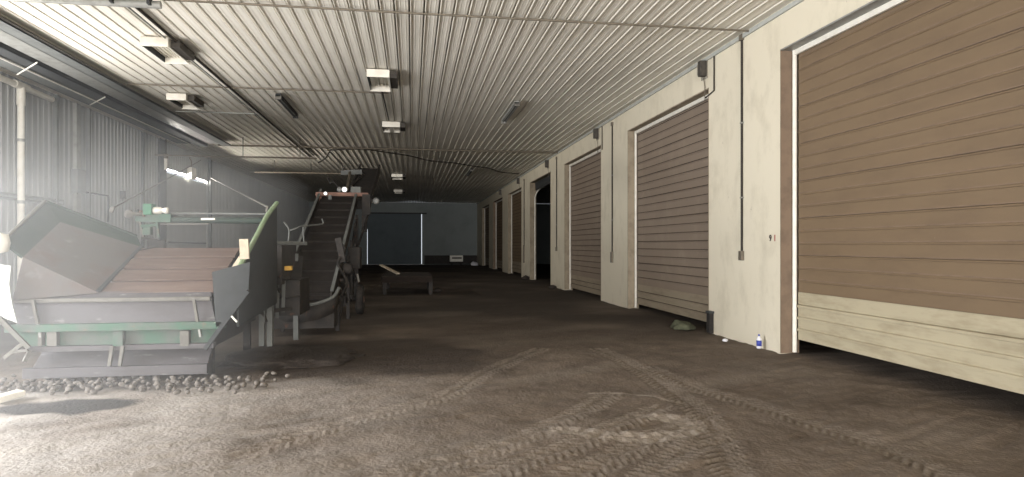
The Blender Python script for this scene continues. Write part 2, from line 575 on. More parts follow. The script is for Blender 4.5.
# back wall with the far overhead door; daylight shows at its two edges
a, b = at(367, 262, YB), at(422, 262, YB)
topz = at(400, 214, YB).z
mb = MB()
mb.box(XL, a.x, YB, YB + .2, -.3, H).box(b.x, 13, YB, YB + .2, -.3, H).box(a.x, b.x, YB, YB + .2, topz, H)
struct(mb.build('wall_back', M['wall_back']))
mb = MB()
for k in range(8):
    z0 = .0 + k * topz / 8
    mb.box(a.x + .05, b.x - .06, YB + .05, YB + .11, z0, z0 + topz / 8 - .02)
    mb.box(a.x + .05, b.x - .06, YB + .06, YB + .10, z0 + topz / 8 - .02, z0 + topz / 8)
d = struct(mb.build('door_9', M['door_blue']))
MB().box(a.x - .1, a.x + .12, YB + .03, YB + .12, 3.0, topz + .05).build('door_cover', M['door_blue'], d)
struct(MB().box(a.x - .3, b.x + .4, YB - .08, YB, topz, topz + .12).build('trim_20', M['steel_dark']))
struct(MB().box(b.x + .2, XR, YB - .04, YB, 0, .75).build('baseboard_back', M['machine_dark']))

# right wall: piers and lintels, one cast mesh, and the dark bays behind it
mb = MB()
edges = []
for k in range(7):
    y1 = DY1 + PITCH * k + .0
    edges.append((y1 - DW, y1))
yy = Y0
for (a0, a1) in edges:
    mb.box(XR, XR + .30, yy, a0, -.05, H + .02)
    mb.box(XR, XR + .30, a0, a1, DTOP, H + .02)
    yy = a1
mb.box(XR, XR + .30, yy, YB, -.05, H + .02)
wall_right = struct(mb.build('wall_right', M['wall_cream']))
struct(MB().box(12.8, 13, Y0, YB, -.3, H).build('wall_bay', M['wall_back']))
mb = MB()
mb.box(XR + .3, 12.8, Y0 - .2, Y0, 0, H)
struct(mb.build('wall_bay_end', M['wall_back']))
struct(MB().box(XR - .035, XR, Y0, YB, H - .10, H - .03).build('trim_10', M['duct']))


def seam_shade_strips(y0, y1, z0, z1, x, h=.014):  # dark strips that put the shade under each panel rib into colour
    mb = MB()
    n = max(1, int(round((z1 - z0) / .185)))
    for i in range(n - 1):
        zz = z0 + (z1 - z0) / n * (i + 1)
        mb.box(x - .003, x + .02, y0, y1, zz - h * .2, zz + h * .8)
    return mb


def door_panel(y0, y1, z0, z1, x, first=True):
    """embossed sectional panel, grooves along its width"""
    mb = MB()
    prof = [(z0, 0)]
    z = z0
    n = max(1, int(round((z1 - z0) / .185)))
    bw = .055 if z1 < 1.2 else .036
    bh = .022 if z1 < 1.2 else .010
    st = (z1 - z0) / n
    for i in range(n):
        zz = z0 + st * (i + 1)
        if i < n - 1:
            dp = -.022 if i % 3 == 2 else 0
            prof += [(zz - bw, 0), (zz - bw + .006, bh), (zz - .014, bh), (zz - .004, dp * .6), (zz, 0)]
    prof.append((z1, 0))
    vs = []
    for (z, h) in prof:
        vs += [(x - h, y0, z), (x - h, y1, z)]
    mb.add(vs, [(2 * i, 2 * i + 1, 2 * i + 3, 2 * i + 2) for i in range(len(prof) - 1)])
    mb.box(x + .03, x + .05, y0, y1, z0, z1)
    return mb


door_specs = [  # main material, jamb, bottom of door, top of cream part, open
    ('door_brown', 'jamb_brown', .20, .93, False),
    ('door_tan', 'jamb_grey', .10, .62, False),
    ('door_tan', 'jamb_grey', .06, .55, False),
    ('door_tan', 'jamb_grey', 3.95, 3.95, True),
    ('door_brown', 'jamb_grey', .10, .70, False),
    ('door_brown', 'jamb_brown', .08, .60, False),
    ('door_brown', 'jamb_grey', .08, .60, False),
]
XD = XR + .24
for k, ((a0, a1), (mm, jm, zb, zc_, op)) in enumerate(zip(edges, door_specs)):
    if op:
        d = struct(door_panel(a0 + .05, a1 - .12, zb + .35, DTOP + .1, XD).build('door_%d' % (k + 1), M['steel_dark']))
        pts = [(XD - .02, a1 - .16, DTOP - .9 + .1 * i) for i in range(7)]
        pts = [(XD - .02 + .0, a1 - .14, 0), (XD - .02, a1 - .14, DTOP - .75)] + [
            (XD + .0 + .55 * (1 - math.cos(t)), a1 - .14 - .0, DTOP - .75 + .55 * math.sin(t)) for t in (.3, .6, .9, 1.2, 1.5)]
        MB().tube(pts, .03, 8).build('door_track', M['white_metal'], d)
    else:
        d = struct(door_panel(a0 + .05, a1 - .10, zc_, DTOP + .05, XD).build('door_%d' % (k + 1), M[mm]))
        tag(door_panel(a0 + .05, a1 - .10, zb, zc_ - .004, XD - .006).build('bottom_panel', M['door_cream' if k == 0 else 'door_worn'], d), 'worn cream bottom panels')
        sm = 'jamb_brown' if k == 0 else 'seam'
        seam_shade_strips(a0 + .05, a1 - .10, zc_, DTOP + .05, XD, .012 if k == 0 else .015).build('seam_shade', M[sm], d)
        if k: seam_shade_strips(a0 + .05, a1 - .10, zb, zc_, XD - .006, .015).build('seam_shade', M[sm], d)
        MB().tube([(XD - .04, a1 - .06, 0), (XD - .04, a1 - .06, DTOP - .02)], .034, 8).build('door_track', M['white_metal'], d)
        MB().box(XD - .06, XD - .02, a0 + .05, a1 - .03, DTOP - .10, DTOP - .01).build('head_track', M['white_metal'], d)
    MB().box(XR - .004, XD + .06, a1 - .022, a1 + .001, -.02, DTOP).build('jamb', M[jm], d)
    MB().box(XR - .004, XD + .06, a0, a0 + .022, -.02, DTOP).build('jamb', M[jm], d)
    MB().box(XR - .004, XD + .06, a0, a1, DTOP - .022, DTOP + .001).build('jamb', M['galv'] if k == 0 else M[jm], d)

# painted number on the second pier
for ch, px, mt in (('9', 770.5, 'marking'), ('1', 775, 'marking_red')):
    p = onx(px, 241, XR - .004)
    cu = bpy.data.curves.new('painted_number', 'FONT')
    cu.body = ch
    cu.size = .14
    cu.extrude = .002
    cu.offset = .003
    cu.materials.append(M[mt])
    o = bpy.data.objects.new('painted_number', cu)
    C.objects.link(o)
    o.parent = wall_right
    o.matrix_local = Matrix(((0, 0, -1, p.x), (-1, 0, 0, p.y + .04), (0, 1, 0, p.z), (0, 0, 0, 1)))
    o['label'] = 'hand painted number'

# ------------------------------------------------------------------ things on the ceiling
ZC = H - .03


def troffer(x, y, L, w, label, mid=False):
    t = thing('ceiling_light', label, 'ceiling light', (x, y + L / 2, ZC - .16), 'box lights on the ceiling')
    z0, z1 = ZC - .16, ZC
    MB().box(x - w / 2, x + w / 2, y, y + .03, z0, z1).build('end_plate', M['white_metal'], t, .004)
    MB().box(x - w / 2, x + w / 2, y + L - .03, y + L, z0, z1).build('end_plate', M['white_metal'], t, .004)
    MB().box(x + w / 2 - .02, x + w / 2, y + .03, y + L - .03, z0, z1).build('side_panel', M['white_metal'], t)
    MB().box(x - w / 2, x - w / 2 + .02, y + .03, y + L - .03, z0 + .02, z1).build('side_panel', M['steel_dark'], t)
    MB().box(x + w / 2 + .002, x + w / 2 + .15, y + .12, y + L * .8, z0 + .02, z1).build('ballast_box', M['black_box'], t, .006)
    s = MB()
    for i in range(6):
        xx = x - w / 2 + .05 + i * (w - .1) / 5
        s.box(xx - .006, xx + .006, y + .03, y + L - .03, z1 - .06, z1 - .02)
    s.build('louvre', M['white_metal'], t)
    if mid:
        MB().box(x - .05, x + .05, y + .03, y + L - .03, z0, z0 + .03).build('cross_plate', M['white_metal'], t)


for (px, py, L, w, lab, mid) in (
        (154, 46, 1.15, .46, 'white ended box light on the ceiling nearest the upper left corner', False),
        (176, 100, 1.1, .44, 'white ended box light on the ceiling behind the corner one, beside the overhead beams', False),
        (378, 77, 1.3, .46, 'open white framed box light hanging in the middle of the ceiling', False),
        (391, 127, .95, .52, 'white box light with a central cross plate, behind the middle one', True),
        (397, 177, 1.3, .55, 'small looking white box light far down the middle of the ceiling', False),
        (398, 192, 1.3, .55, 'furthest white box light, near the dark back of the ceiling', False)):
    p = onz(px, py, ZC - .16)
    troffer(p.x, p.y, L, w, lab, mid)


def strip(x, y, L, label, mt):
    t = thing('strip_light', label, 'strip light', (x, y + L / 2, ZC - .1), 'long strip lights on the ceiling')
    MB().box(x - .06, x + .06, y, y + L, ZC - .07, ZC).build('housing', M[mt], t, .005)
    for s in (-1, 1):
        MB().tube([(x + s * .035, y + .05, ZC - .10), (x + s * .035, y + L - .05, ZC - .10)], .018, 8).build('lamp_tube', M['lamp_off'] if mt != 'steel_dark' else M['steel_mid'], t)
    MB().box(x - .07, x + .07, y, y + .05, ZC - .13, ZC - .03).build('end_cap', M['plate_pale'], t)
    MB().box(x - .07, x + .07, y + L - .05, y + L, ZC - .13, ZC - .03).build('end_cap', M[mt], t)


for (px, py, L, lab, mt) in ((278, 97, 2.4, 'dark strip light on the left half of the ceiling', 'steel_dark'),  # dark housing colour holds the shade cast beside this strip
                             (517, 104, 2.4, 'strip light with two pale tubes on the right half of the ceiling', 'galv'),
                             (472, 170, 2.4, 'far strip light below the sagging cable on the right half of the ceiling', 'steel_dark')):
    p = onz(px, py, ZC - .08)
    strip(p.x, p.y, L, lab, mt)


def pipe(name, pts, r, mt, label, cat, group=None):
    return tag(MB().tube(pts, r, 8).build(name, M[mt]), label, cat, group)


CG = 'conduits across the ceiling'
p0, p1 = onz(0, 7, 5.12), onz(165, 11, 5.12)
pp = thing('heavy_pipe', 'thick grey pipe with brackets across the ceiling at the upper left corner', 'pipe', (p1.x - 1.5, 10.15, 5.12))
MB().tube([(-6.0, 10.15, 5.15), (-3.62, 10.15, 5.15)], .055, 10).build('pipe', M['galv'], pp)
for x in (-5.6, -4.25, -3.75):
    m_ = MB().box(x - .02, x + .02, 10.02, 10.14, 5.12, H - .02)
    m_.box(x - .02, x + .02, 9.9, 10.14, 5.24, 5.27)
    m_.build('bracket', M['steel_dark'], pp)
MB().tube([(-4.7, 9.86, 5.21), (-3.75, 9.86, 5.21)], .03, 8).build('side_pipe', M['steel_dark'], pp)
for x in (-4.45, -3.85):
    MB().box(x - .02, x + .02, 9.82, 9.90, 5.2, H - .02).build('bracket', M['steel_dark'], pp)
pipe('conduit', [(-3.6, 10.2, ZC - .02), (0, 10.2, ZC - .025), (5.6, 10.2, ZC - .02)], .018, 'conduit', 'thin conduit across the nearest part of the ceiling, ending at the near pier', 'conduit', CG)
pipe('conduit', [(-6.3, 15.7, ZC - .015), (-.55, 15.7, ZC - .015)], .016, 'conduit', 'faint pale conduit across the ceiling up to the middle box light', 'conduit', CG)
pipe('conduit', [(-6.3, 18.7, ZC - .015), (-4.2, 18.7, ZC - .015)], .014, 'duct', 'short faint conduit across the ceiling behind the corner box lights', 'conduit', CG)
pipe('conduit', [(-6.9, 24.7, ZC - .03), (5.6, 24.7, ZC - .03)], .032, 'conduit', 'brown conduit across the whole ceiling, above the sagging cable', 'conduit', CG)
pipe('conduit', [(-4.12, 8.6, ZC - .02), (-4.12, 27.5, ZC - .02)], .026, 'dark_conduit', 'long dark conduit running along the ceiling ribs past the corner box light', 'conduit')
pipe('conduit', [(-4.25, 8.6, ZC - .015), (-4.25, 20.5, ZC - .015)], .014, 'galv', 'thin pale conduit beside the long dark one along the ceiling ribs', 'conduit')
pipe('conduit', [(-.70, 15.2, ZC - .015), (-.66, 19.1, ZC - .015)], .016, 'dark_conduit', 'short dark conduit along the ceiling between the two middle box lights', 'conduit')

hp = thing('hung_pipe', 'thin pipe hung on rods below the ceiling across the left side', 'pipe', (-5, 23, 4.64))
MB().tube([at(155, 155, 23), at(317, 158.5, 23)], .028, 8).build('pipe', M['conduit'], hp)
for px in (166, 243, 300):
    p = at(px, 156.2, 23)
    MB().tube([p, (p.x, p.y, H - .01)], .012, 6).build('hanger_rod', M['dark_conduit'], hp)
hp = thing('hung_pipe', 'thin pipe hung on rods below the ceiling further back than the other', 'pipe', (-5, 28, 4.64))
MB().tube([(-6.6, 29, 4.75), (-2.4, 29, 4.75)], .028, 8).build('pipe', M['conduit'], hp)
for x in (-5.8, -4.3, -2.7):
    MB().tube([(x, 29, 4.75), (x, 29, H - .01)], .012, 6).build('hanger_rod', M['dark_conduit'], hp)

sag = [(330, 150), (360, 149), (385, 152), (410, 156), (432, 161), (455, 163), (472, 166), (488, 168), (500, 172), (512, 173.2), (519, 173.8)]
pipe('sagging_cable', catmull([onz(a, b, ZC - .04) for a, b in sag], 5), .024, 'dark_conduit', 'dark sagging cable across the ceiling to the open doorway', 'cable')
sag2 = [(318, 163), (326, 158), (330, 152), (336, 158), (342, 164), (344, 172)]
pipe('sagging_cable', catmull([at(a, b, 20.5) for a, b in sag2], 5), .022, 'dark_conduit', 'dark cable looping down from the ceiling to the elevator head', 'cable')

# beams and duct along the upper left side
BY0, BY1 = Y0 + 4, 24.2
BG = 'steel beams along the upper left'
tag(MB().box(-6.62, -6.32, BY0, BY1, 5.15, 5.17).box(-6.62, -6.60, BY0, BY1, 5.15, H - .02).box(-6.34, -6.32, BY0, BY1, 5.15, 5.2).build('overhead_beam', M['steel_mid']),
    'dark steel beam along the ceiling, innermost beside the ceiling ribs', 'beam', BG)
tag(MB().box(-7.08, -6.66, BY0, BY1 - .2, 5.18, H - .02).build('overhead_duct', M['galv'], None, .02), 'pale square duct along the ceiling between two dark beams', 'duct')
tag(MB().box(-7.44, -7.12, BY0, BY1 + .1, 5.12, 5.14).box(-7.14, -7.12, BY0, BY1 + .1, 5.12, H - .02).box(-7.44, -7.42, BY0, BY1 + .1, 5.12, 5.2).build('overhead_beam', M['steel_dark']),
    'dark steel beam along the ceiling on the wall side of the pale duct', 'beam', BG)
tag(MB().box(-8.0, -7.56, BY0, BY1 - .3, 5.15, 5.18).box(-8.0, -7.97, BY0, BY1 - .3, 5.15, H - .02).build('overhead_beam', M['steel_mid']),
    'grey steel beam along the ceiling, closest to the left wall', 'beam', BG)
pipe('conduit', [(-7.50, BY0, 5.1), (-7.50, BY1 - .1, 5.1)], .016, 'white_metal', 'thin white conduit running under the beams at the upper left', 'conduit')
for (a_, b_, lab) in (((17, 74.5), (37, 62.5), 'thin pale brace rod under the beams, nearest of the two'), ((90, 105), (105, 97), 'thin pale brace rod under the beams, further of the two')):
    q0, q1 = onx(a_[0], a_[1], -7.5), onx(b_[0], b_[1], -6.8)
    q0 = onz(a_[0], a_[1], 5.08); q1 = onz(b_[0], b_[1], 5.08)
    pipe('brace_rod', [q0, q1], .014, 'white_metal', lab, 'rod')

# white waste pipe on the left wall
xp = XL + .13
wp = thing('drain_pipe', 'white plastic pipe with a tee coming down the left wall', 'pipe', (xp, onx(21, 230, xp).y, 0))
q = onx(21, 86, xp)
MB().tube([(xp, q.y, 0), (xp, q.y, q.z)], .068, 12).build('downpipe', M['white_metal'], wp)
e = onx(52, 94, xp)
MB().tube([(xp, q.y - 4, q.z + .02), (xp, e.y, q.z - .02)], .065, 12).build('cross_pipe', M['white_metal'], wp)
MB().tube([(xp, q.y, q.z - .42), (xp, q.y, q.z - .02)], .085, 12).tube([(xp, q.y - .25, q.z), (xp, q.y + .25, q.z)], .082, 12).build('tee_joint', M['white_metal'], wp)
MB().tube([(xp, q.y, 2.55), (xp, q.y, 2.62)], .08, 12).build('collar', M['galv'], wp)
MB().tube([(xp, q.y, 3.9), (xp, q.y, 3.96)], .08, 12).build('collar', M['galv'], wp)
for zz, lab in ((196, 'upper thin wall pipe beside the white drain pipe'), (200, 'lower thin wall pipe beside the white drain pipe')):
    a_ = onx(24, zz, XL + .05); b_ = onx(63, zz + 6, XL + .05)
    pipe('wall_pipe', [(XL + .05, a_.y - 3, a_.z), (XL + .05, b_.y, a_.z)], .028, 'steel_mid', lab, 'pipe')
a_, b_, c_ = onx(74, 190.5, XL + .06), onx(108, 194, XL + .06), onx(108, 222, XL + .06)
pipe('wall_pipe', [a_, (a_.x, b_.y, a_.z), (a_.x, b_.y, c_.z)], .024, 'steel_dark', 'bent pipe on the left wall above the hopper', 'pipe')
b0 = onx(77, 181, XL + .1)
tag(MB().box(XL + .02, XL + .18, b0.y - .12, b0.y + .3, b0.z - .3, b0.z + .3).build('switch_box', M['steel_mid'], None, .01), 'grey switch box high on the left wall', 'box')
b0 = onx(124, 195, XL + .1)
tag(MB().box(XL + .02, XL + .12, b0.y - .1, b0.y + .12, b0.z - .12, b0.z + .12).build('junction_box', M['steel_dark'], None, .01), 'small junction box on the left wall near the dark post', 'box')

# white opener box and fitting over the left wall door
p_ = onx(191.5, 174, XL + .1)
ob = thing('door_opener', 'white opener box over the daylight gap of the left wall door', 'opener', (XL, p_.y, p_.z))
MB().box(XL + .02, XL + .2, p_.y - .28, p_.y + .28, p_.z - .2, p_.z + .24).build('housing', M['white_metal'], ob, .02)
MB().tube([(XL + .1, p_.y, p_.z + .2), (XL + .1, p_.y - .02, p_.z + .5), (XL + .04, p_.y - .1, H - .25)], .02, 8).build('conduit', M['conduit'], ob)
p_ = onx(165.5, 163, XL + .12)
fx = thing('pipe_stub', 'short white pipe end on the dark post by the left wall door', 'pipe', (XL, p_.y, p_.z))
MB().tube([(XL + .12, p_.y, p_.z - .24), (XL + .12, p_.y, p_.z + .18)], .06, 10).build('stub', M['white_metal'], fx)
MB().tube([(XL + .12, p_.y, p_.z + .15), (XL + .12, p_.y, p_.z + .32)], .085, 10).build('collar', M['conduit'], fx)

# ------------------------------------------------------------------ things on the right wall
places = ['by the nearest door', 'between the second and third doors', 'by the open dark doorway', 'past the open dark doorway', 'far along the wall']


def wall_unit(px, py, s, label):
    p = onx(px, py, XR)
    t = thing('wall_sensor', label, 'sensor', (XR, p.y, p.z - s / 2), 'dark boxes high on the right wall piers')
    MB().box(XR - .02, XR, p.y - s * .45, p.y + s * .45, p.z - s * .6, p.z + s * .6).build('back_plate', M['grey_box'], t)
    MB().box(XR - .16, XR - .02, p.y - s * .42, p.y - s * .05, p.z - s * .5, p.z + s * .5).build('housing', M['black_box'], t, .01)
    MB().box(XR - .12, XR - .02, p.y - s * .02, p.y + s * .36, p.z - s * .3, p.z + s * .42).build('cover', M['grey_box'], t, .01)
    MB().tube([(XR - .03, p.y, p.z - s * .5), (XR - .012, p.y - .02, p.z - s * 1.1), (XR - .012, p.y - .02, p.z - s * 2)], .008, 6).build('lead', M['conduit'], t)


for (px, py, s, lab) in ((705, 70, .3, 'dark box with a grey plate high on the wall over the second door'),
                         (598, 134, .3, 'dark box high on the wall over the third door'),
                         (548.5, 164, .3, 'dark box high on the wall over the open dark doorway'),
                         (519.5, 181, .3, 'dark box high on the wall just past the open dark doorway'),
                         (501.5, 192.5, .3, 'furthest visible dark box high on the right wall')):
    wall_unit(px, py, s, lab)


def drop(px, ytop, ybot, label, boxsize=(.10, .16), full=True):
    p, q_ = onx(px, ytop, XR - .025), onx(px, ybot, XR - .025)
    t = thing('wall_conduit', label, 'conduit', (XR, q_.y, q_.z), 'conduits down the right wall piers')
    MB().tube([(XR - .02, q_.y, p.z), (XR - .02, q_.y, q_.z)], .02, 8).build('conduit', M['dark_conduit'], t)
    b = boxsize
    MB().box(XR - .06, XR, q_.y - b[0] / 2, q_.y + b[0] / 2, q_.z - b[1], q_.z).build('outlet_box', M['conduit'], t, .006)
    for f in (.25, .6):
        z = p.z * f + q_.z * (1 - f)
        MB().box(XR - .04, XR, q_.y - .03, q_.y + .03, z - .012, z + .012).build('clip', M['galv'], t)
    MB().box(XR - .05, XR, q_.y - .05, q_.y + .05, p.z - .05, p.z + .05).build('elbow', M['conduit'], t)


drop(741.5, 37.5, 251, 'long thin conduit with a small box on the nearest full pier')
drop(612, 124, 252, 'thin conduit with a tall box on the pier between second and third doors', (.12, .30))
drop(556.5, 158, 247, 'thin conduit ending in a small box beside the open dark doorway')
drop(524, 180, 245, 'thin conduit with a long box on the pier past the open doorway', (.14, .9))
p_ = onx(714, 60, XR - .02)
pipe('conduit', [(XR - .02, p_.y, p_.z + .1), (XR - .02, p_.y, onx(714, 91, XR).z), (XR - .02, p_.y + .35, onx(714, 94, XR).z)], .014, 'dark_conduit', 'short dark conduit at the top corner of the second door', 'conduit')
p_ = onx(602, 128, XR - .02)
pipe('conduit', [(XR - .02, p_.y, p_.z + .1), (XR - .02, p_.y, onx(602, 150, XR).z)], .014, 'dark_conduit', 'short dark conduit at the top corner of the third door', 'conduit')

# kick post, rag, bottle and scraps at the foot of the near pier
p_ = onx(710.5, 334, XR - .06)
kp = thing('corner_guard', 'short dark steel corner guard at the foot of the near pier by the second door', 'post', (p_.x, p_.y, 0))
MB().box(XR - .09, XR - .005, p_.y - .02, p_.y + .11, -.02, .38).build('post', M['rubber'], kp, .006)
MB().box(XR - .1, XR - .005, p_.y - .04, p_.y + .13, .36, .40).build('cap_plate', M['steel_dark'], kp)


def lump(name, c, r, mt, seed, sub=3, flat=1.0, rough=.35, cut=True):
    bm = bmesh.new()
    bmesh.ops.create_icosphere(bm, subdivisions=sub, radius=1)
    from mathutils import noise
    off = Vector((seed * 3.7, seed * 1.3, 0))
    for v in bm.verts:
        n = 1 + rough * noise.fractal(v.co * 1.6 + off, .9, 2.0, 4)
        v.co = Vector((v.co.x * r[0] * n, v.co.y * r[1] * n, v.co.z * r[2] * n))
        if cut and v.co.z < -.02: v.co.z = -.02
    me = bpy.data.meshes.new(name)
    bm.to_mesh(me); bm.free()
    for p in me.polygons: p.use_smooth = True
    me.materials.append(M[mt])
    o = bpy.data.objects.new(name, me)
    C.objects.link(o)
    o.location = c
    return o


p_ = onz(700, 328, 0)
tag(lump('rag', (XR - .28, p_.y + .15, .0), (.22, .28, .13), 'rag', 3), 'crumpled dark green rag on the floor by the second door', 'rag')
p_ = onz(725, 341, 0)
tag(lump('paper_scrap', (p_.x, p_.y, .01), (.05, .05, .03), 'plastic', 5, 2), 'small white paper scrap on the floor by the near pier', 'scrap')
p_ = onx(759, 349, XR - .12)
bt = thing('bottle', 'small blue and white bottle standing by the near pier', 'bottle', (p_.x, p_.y, 0))
MB().lathe((p_.x, p_.y, -.01), [(.036, 0), (.04, .01), (.04, .14), (.03, .17), (.015, .19), (.015, .20)]).build('body', M['plastic'], bt)
MB().lathe((p_.x, p_.y, .03), [(.0412, 0), (.0412, .09)]).build('wrapper', M['blue'], bt)
MB().lathe((p_.x, p_.y, .19), [(.017, 0), (.017, .025)]).build('cap', M['blue'], bt)
p_ = onz(548, 286, 0)
for (px, py, r, lab) in ((552, 288, .16, 'dark clod of earth at the foot of the pier before the open doorway'), (526, 279, .22, 'dark clod of earth at the foot of the pier past the open doorway'),
                         (438, 291, .16, 'dark clod of earth out on the floor by the low cart')):
    p_ = onz(px, py, 0)
    tag(lump('clod', (min(p_.x, XR - r * .8), p_.y, 0), (r, r, r * .8), 'soil', px, 2), lab, 'clod')

# ------------------------------------------------------------------ potato hopper
hop = thing('receiving_hopper', 'large green and grey potato receiving hopper with brown slatted belt', 'hopper', (-3.5, 9.2, 0))


def part(mb, name, mt, parent=hop, bevel=0.0, label=None):
    o = mb.build(name, M[mt], parent, bevel)
    if label: o['label'] = label
    return o


def xz(px, py, Y):
    p = at(px, py, Y)
    return p.x, p.z


FY = 8.6
# bottom rail and tray
xa, za = xz(22, 375, FY - .05); xb, zb = xz(207, 366, FY - .05)
part(MB().box(xa, xb, FY - .05, FY + .03, .05, .17), 'bottom_rail', 'plate_grey', bevel=.006)
t0, t1 = at(27, 364, FY + .03), at(208, 362, FY + .03)
u0, u1 = at(36, 351, FY + .28), at(206, 349, FY + .28)
part(MB().plate([(xa + .06, FY + .03, .15), (xb - .02, FY + .03, .15), (xb - .02, FY + .3, .42), (xa + .10, FY + .3, .42)], .015), 'lower_tray', 'plate_grey')
za = at(120, 350, FY).z; zb = at(120, 345, FY).z
part(MB().box(at(28, 347, FY).x, at(214, 347, FY).x, FY - .02, FY + .1, za, zb), 'tray_beam', 'plate_grey', bevel=.004)
for px in (110.5, 121):
    a_, b_ = at(px + 2, 346, FY - .04), at(px - 1, 366, FY - .06)
    part(MB().bar(a_, b_, .035, .05), 'tie_bar', 'plate_pale')
# green beam: hull shaped web with flange and posts
B0, B1, B2, B3 = at(14, 330, FY + .06), at(219, 328, FY + .06), at(206, 348, FY + .06), at(29, 348, FY + .06)
part(MB().plate([B3, B2, B1, B0], .02), 'green_beam', 'green')
f0, f1 = at(4, 324.5, FY - .06), at(223, 323, FY - .06)
zt, zl = at(110, 323.5, FY - .06).z, at(110, 331, FY - .06).z
part(MB().box(f0.x, f1.x, FY - .06, FY + .1, zl, zt), 'top_flange', 'green', bevel=.006)
for (x0, x1, mt) in ((38, 42, 'plate_pale'), (47, 57, 'plate_pale'), (113, 123, 'green'), (180, 189, 'plate_pale')):
    a_, b_ = at(x0, 331, FY - .02), at(x1, 346, FY - .02)
    part(MB().box(a_.x, b_.x, FY - .03, FY + .05, b_.z, a_.z), 'web_post', mt, bevel=.004)
# front plate with its rolled top
g = [at(13, 301, FY + .08), at(211, 299, FY + .08), at(216, 324, FY + .02), at(16, 325, FY + .02)]
part(MB().plate([g[3], g[2], g[1], g[0]], .02), 'front_plate', 'plate_grey')
part(MB().bar(at(12, 301, FY + .06), at(211, 298.5, FY + .06), .07, .05), 'front_lip', 'plate_pale', bevel=.01)
part(MB().plate([at(12, 301, FY + .08), at(212, 298.5, FY + .08), at(211, 291, FY + .2), at(14, 292, FY + .2)], .015), 'lip_slope', 'plate_grey')
for (x0, x1) in ((33, 38), (194, 198)):
    a_, b_ = at(x0, 300, FY - .02), at(x1, 324, FY - .02)
    hb = part(MB().bar(a_, b_, .03, .04), 'hinge_bar', 'plate_pale')
    part(MB().bar(b_, b_ + Vector((.03, 0, -.16)), .025, .03), 'hinge_pin', 'galv', hb)
# belt of slats going up and back
b00, b10 = at(99, 293, 8.78), at(213, 291, 8.78)
b01, b11 = at(142, 246, 10.15), at(241, 246, 10.15)
n = 4
for k in range(n):
    f0_, f1_ = k / n, (k + 1) / n
    s0 = b00.lerp(b01, f0_); s1 = b10.lerp(b11, f0_)
    e0 = b00.lerp(b01, f1_ - .045); e1 = b10.lerp(b11, f1_ - .045)
    part(MB().plate([s0, s1, e1, e0], .03), 'belt_slat', 'plank', bevel=.004)
dn = Vector((0, .02, -.05))
part(MB().plate([b00 + dn, b10 + dn, b11 + dn, b01 + dn], .03), 'belt_backing', 'rubber')
part(MB().bar(at(138, 250.5, 10.0) , at(156, 247, 10.1), .03, .02), 'belt_patch', 'rubber')
# left side: outward leaning walls
A, B, Cc, D = at(3, 241, 8.5), at(45, 201, 9.65), at(137, 236, 10.2), at(142, 247, 10.16)
E, F, G = at(60, 222, 9.55), at(23, 257, 8.56), at(13, 300, 8.58)
part(MB().plate([A, F, E, B], .03), 'side_board', 'green_dark')
part(MB().plate([B, E, D, Cc], .03), 'rear_board', 'green_dark')
part(MB().plate([F, G, b00, E], .025), 'side_panel', 'hopper_grey')
part(MB().plate([E, b00, D], .025), 'rear_panel', 'hopper_grey')
part(MB().tube([A, B], .022, 8), 'edge_tube', 'plate_pale')
part(MB().tube([B, Cc], .018, 8), 'edge_tube', 'green_dark')
part(MB().bar(b00 + Vector((-.01, 0, .02)), D + Vector((0, 0, .01)), .05, .025), 'belt_guide', 'steel_dark')
# pale outer flap at the far left and its struts
w = [at(-14, 262, 8.45), at(11, 266, 8.45), at(9, 284, 8.45), at(12, 304, 8.45), at(17, 323, 8.45), at(4, 318, 8.45), at(-14, 304, 8.45)]
part(MB().plate(w[::-1], .02), 'outer_flap', 'duct', label='pale outer flap')
part(MB().lathe(at(-2, 243, 8.4), [(.02, -.12), (.1, -.1), (.12, 0), (.1, .1), (.02, .12)], 14), 'end_float', 'white_metal', label='white rounded end piece')
part(MB().bar(at(0, 319, 8.45), at(29, 348, 8.5), .04, .05), 'strut', 'plate_pale')
part(MB().bar(at(4, 358, 8.5), at(25, 342, 8.5), .03, .04), 'strut', 'plate_pale')
part(MB().bar(at(24, 362, 8.5), at(30, 350, 8.55), .03, .04), 'strut', 'plate_pale')
part(MB().bar(at(14, 352, 8.5), at(28, 350, 8.5), .03, .03), 'strut', 'plate_pale')
# right side wall with pale green flange
R0, R1 = at(239, 268, 8.62), at(277, 203, 9.95)
part(MB().plate([R0, (R0.x, R0.y, .62), (R1.x, R1.y, .8), R1], .03), 'side_board', 'steel_dark')
rp = [R0, at(249, 250, 8.9), at(258, 233, 9.25), at(267, 216, 9.6), at(277, 203, 9.95)]
part(MB().tube(catmull(rp, 4), .032, 8), 'edge_tube', 'green_pale', label='pale green edge tube')
part(MB().plate([at(216, 327, FY - .06), at(224, 325, FY - .06), at(248, 294, FY - .06), at(250, 262, FY - .06), at(212, 272, FY - .06)], .03), 'corner_plate', 'steel_dark')
part(MB().bar(at(248, 291, FY - .1), at(205, 349, FY - .1), .05, .05), 'diagonal_brace', 'steel_dark')
part(MB().bar(at(231.5, 316, FY - .14), at(237, 322, FY - .14), .02, .02), 'latch_pin', 'white_metal')
part(MB().plate([at(240, 259, 8.7), at(249, 259, 8.7), at(248, 239, 8.7), at(239, 239, 8.7)], .05), 'wood_block', 'wood_pale', label='pale wood block on the right edge')
part(MB().plate([at(231, 268, 8.72), at(242, 266, 8.72), at(239, 256, 8.72)], .03), 'wood_wedge', 'wood_pale')
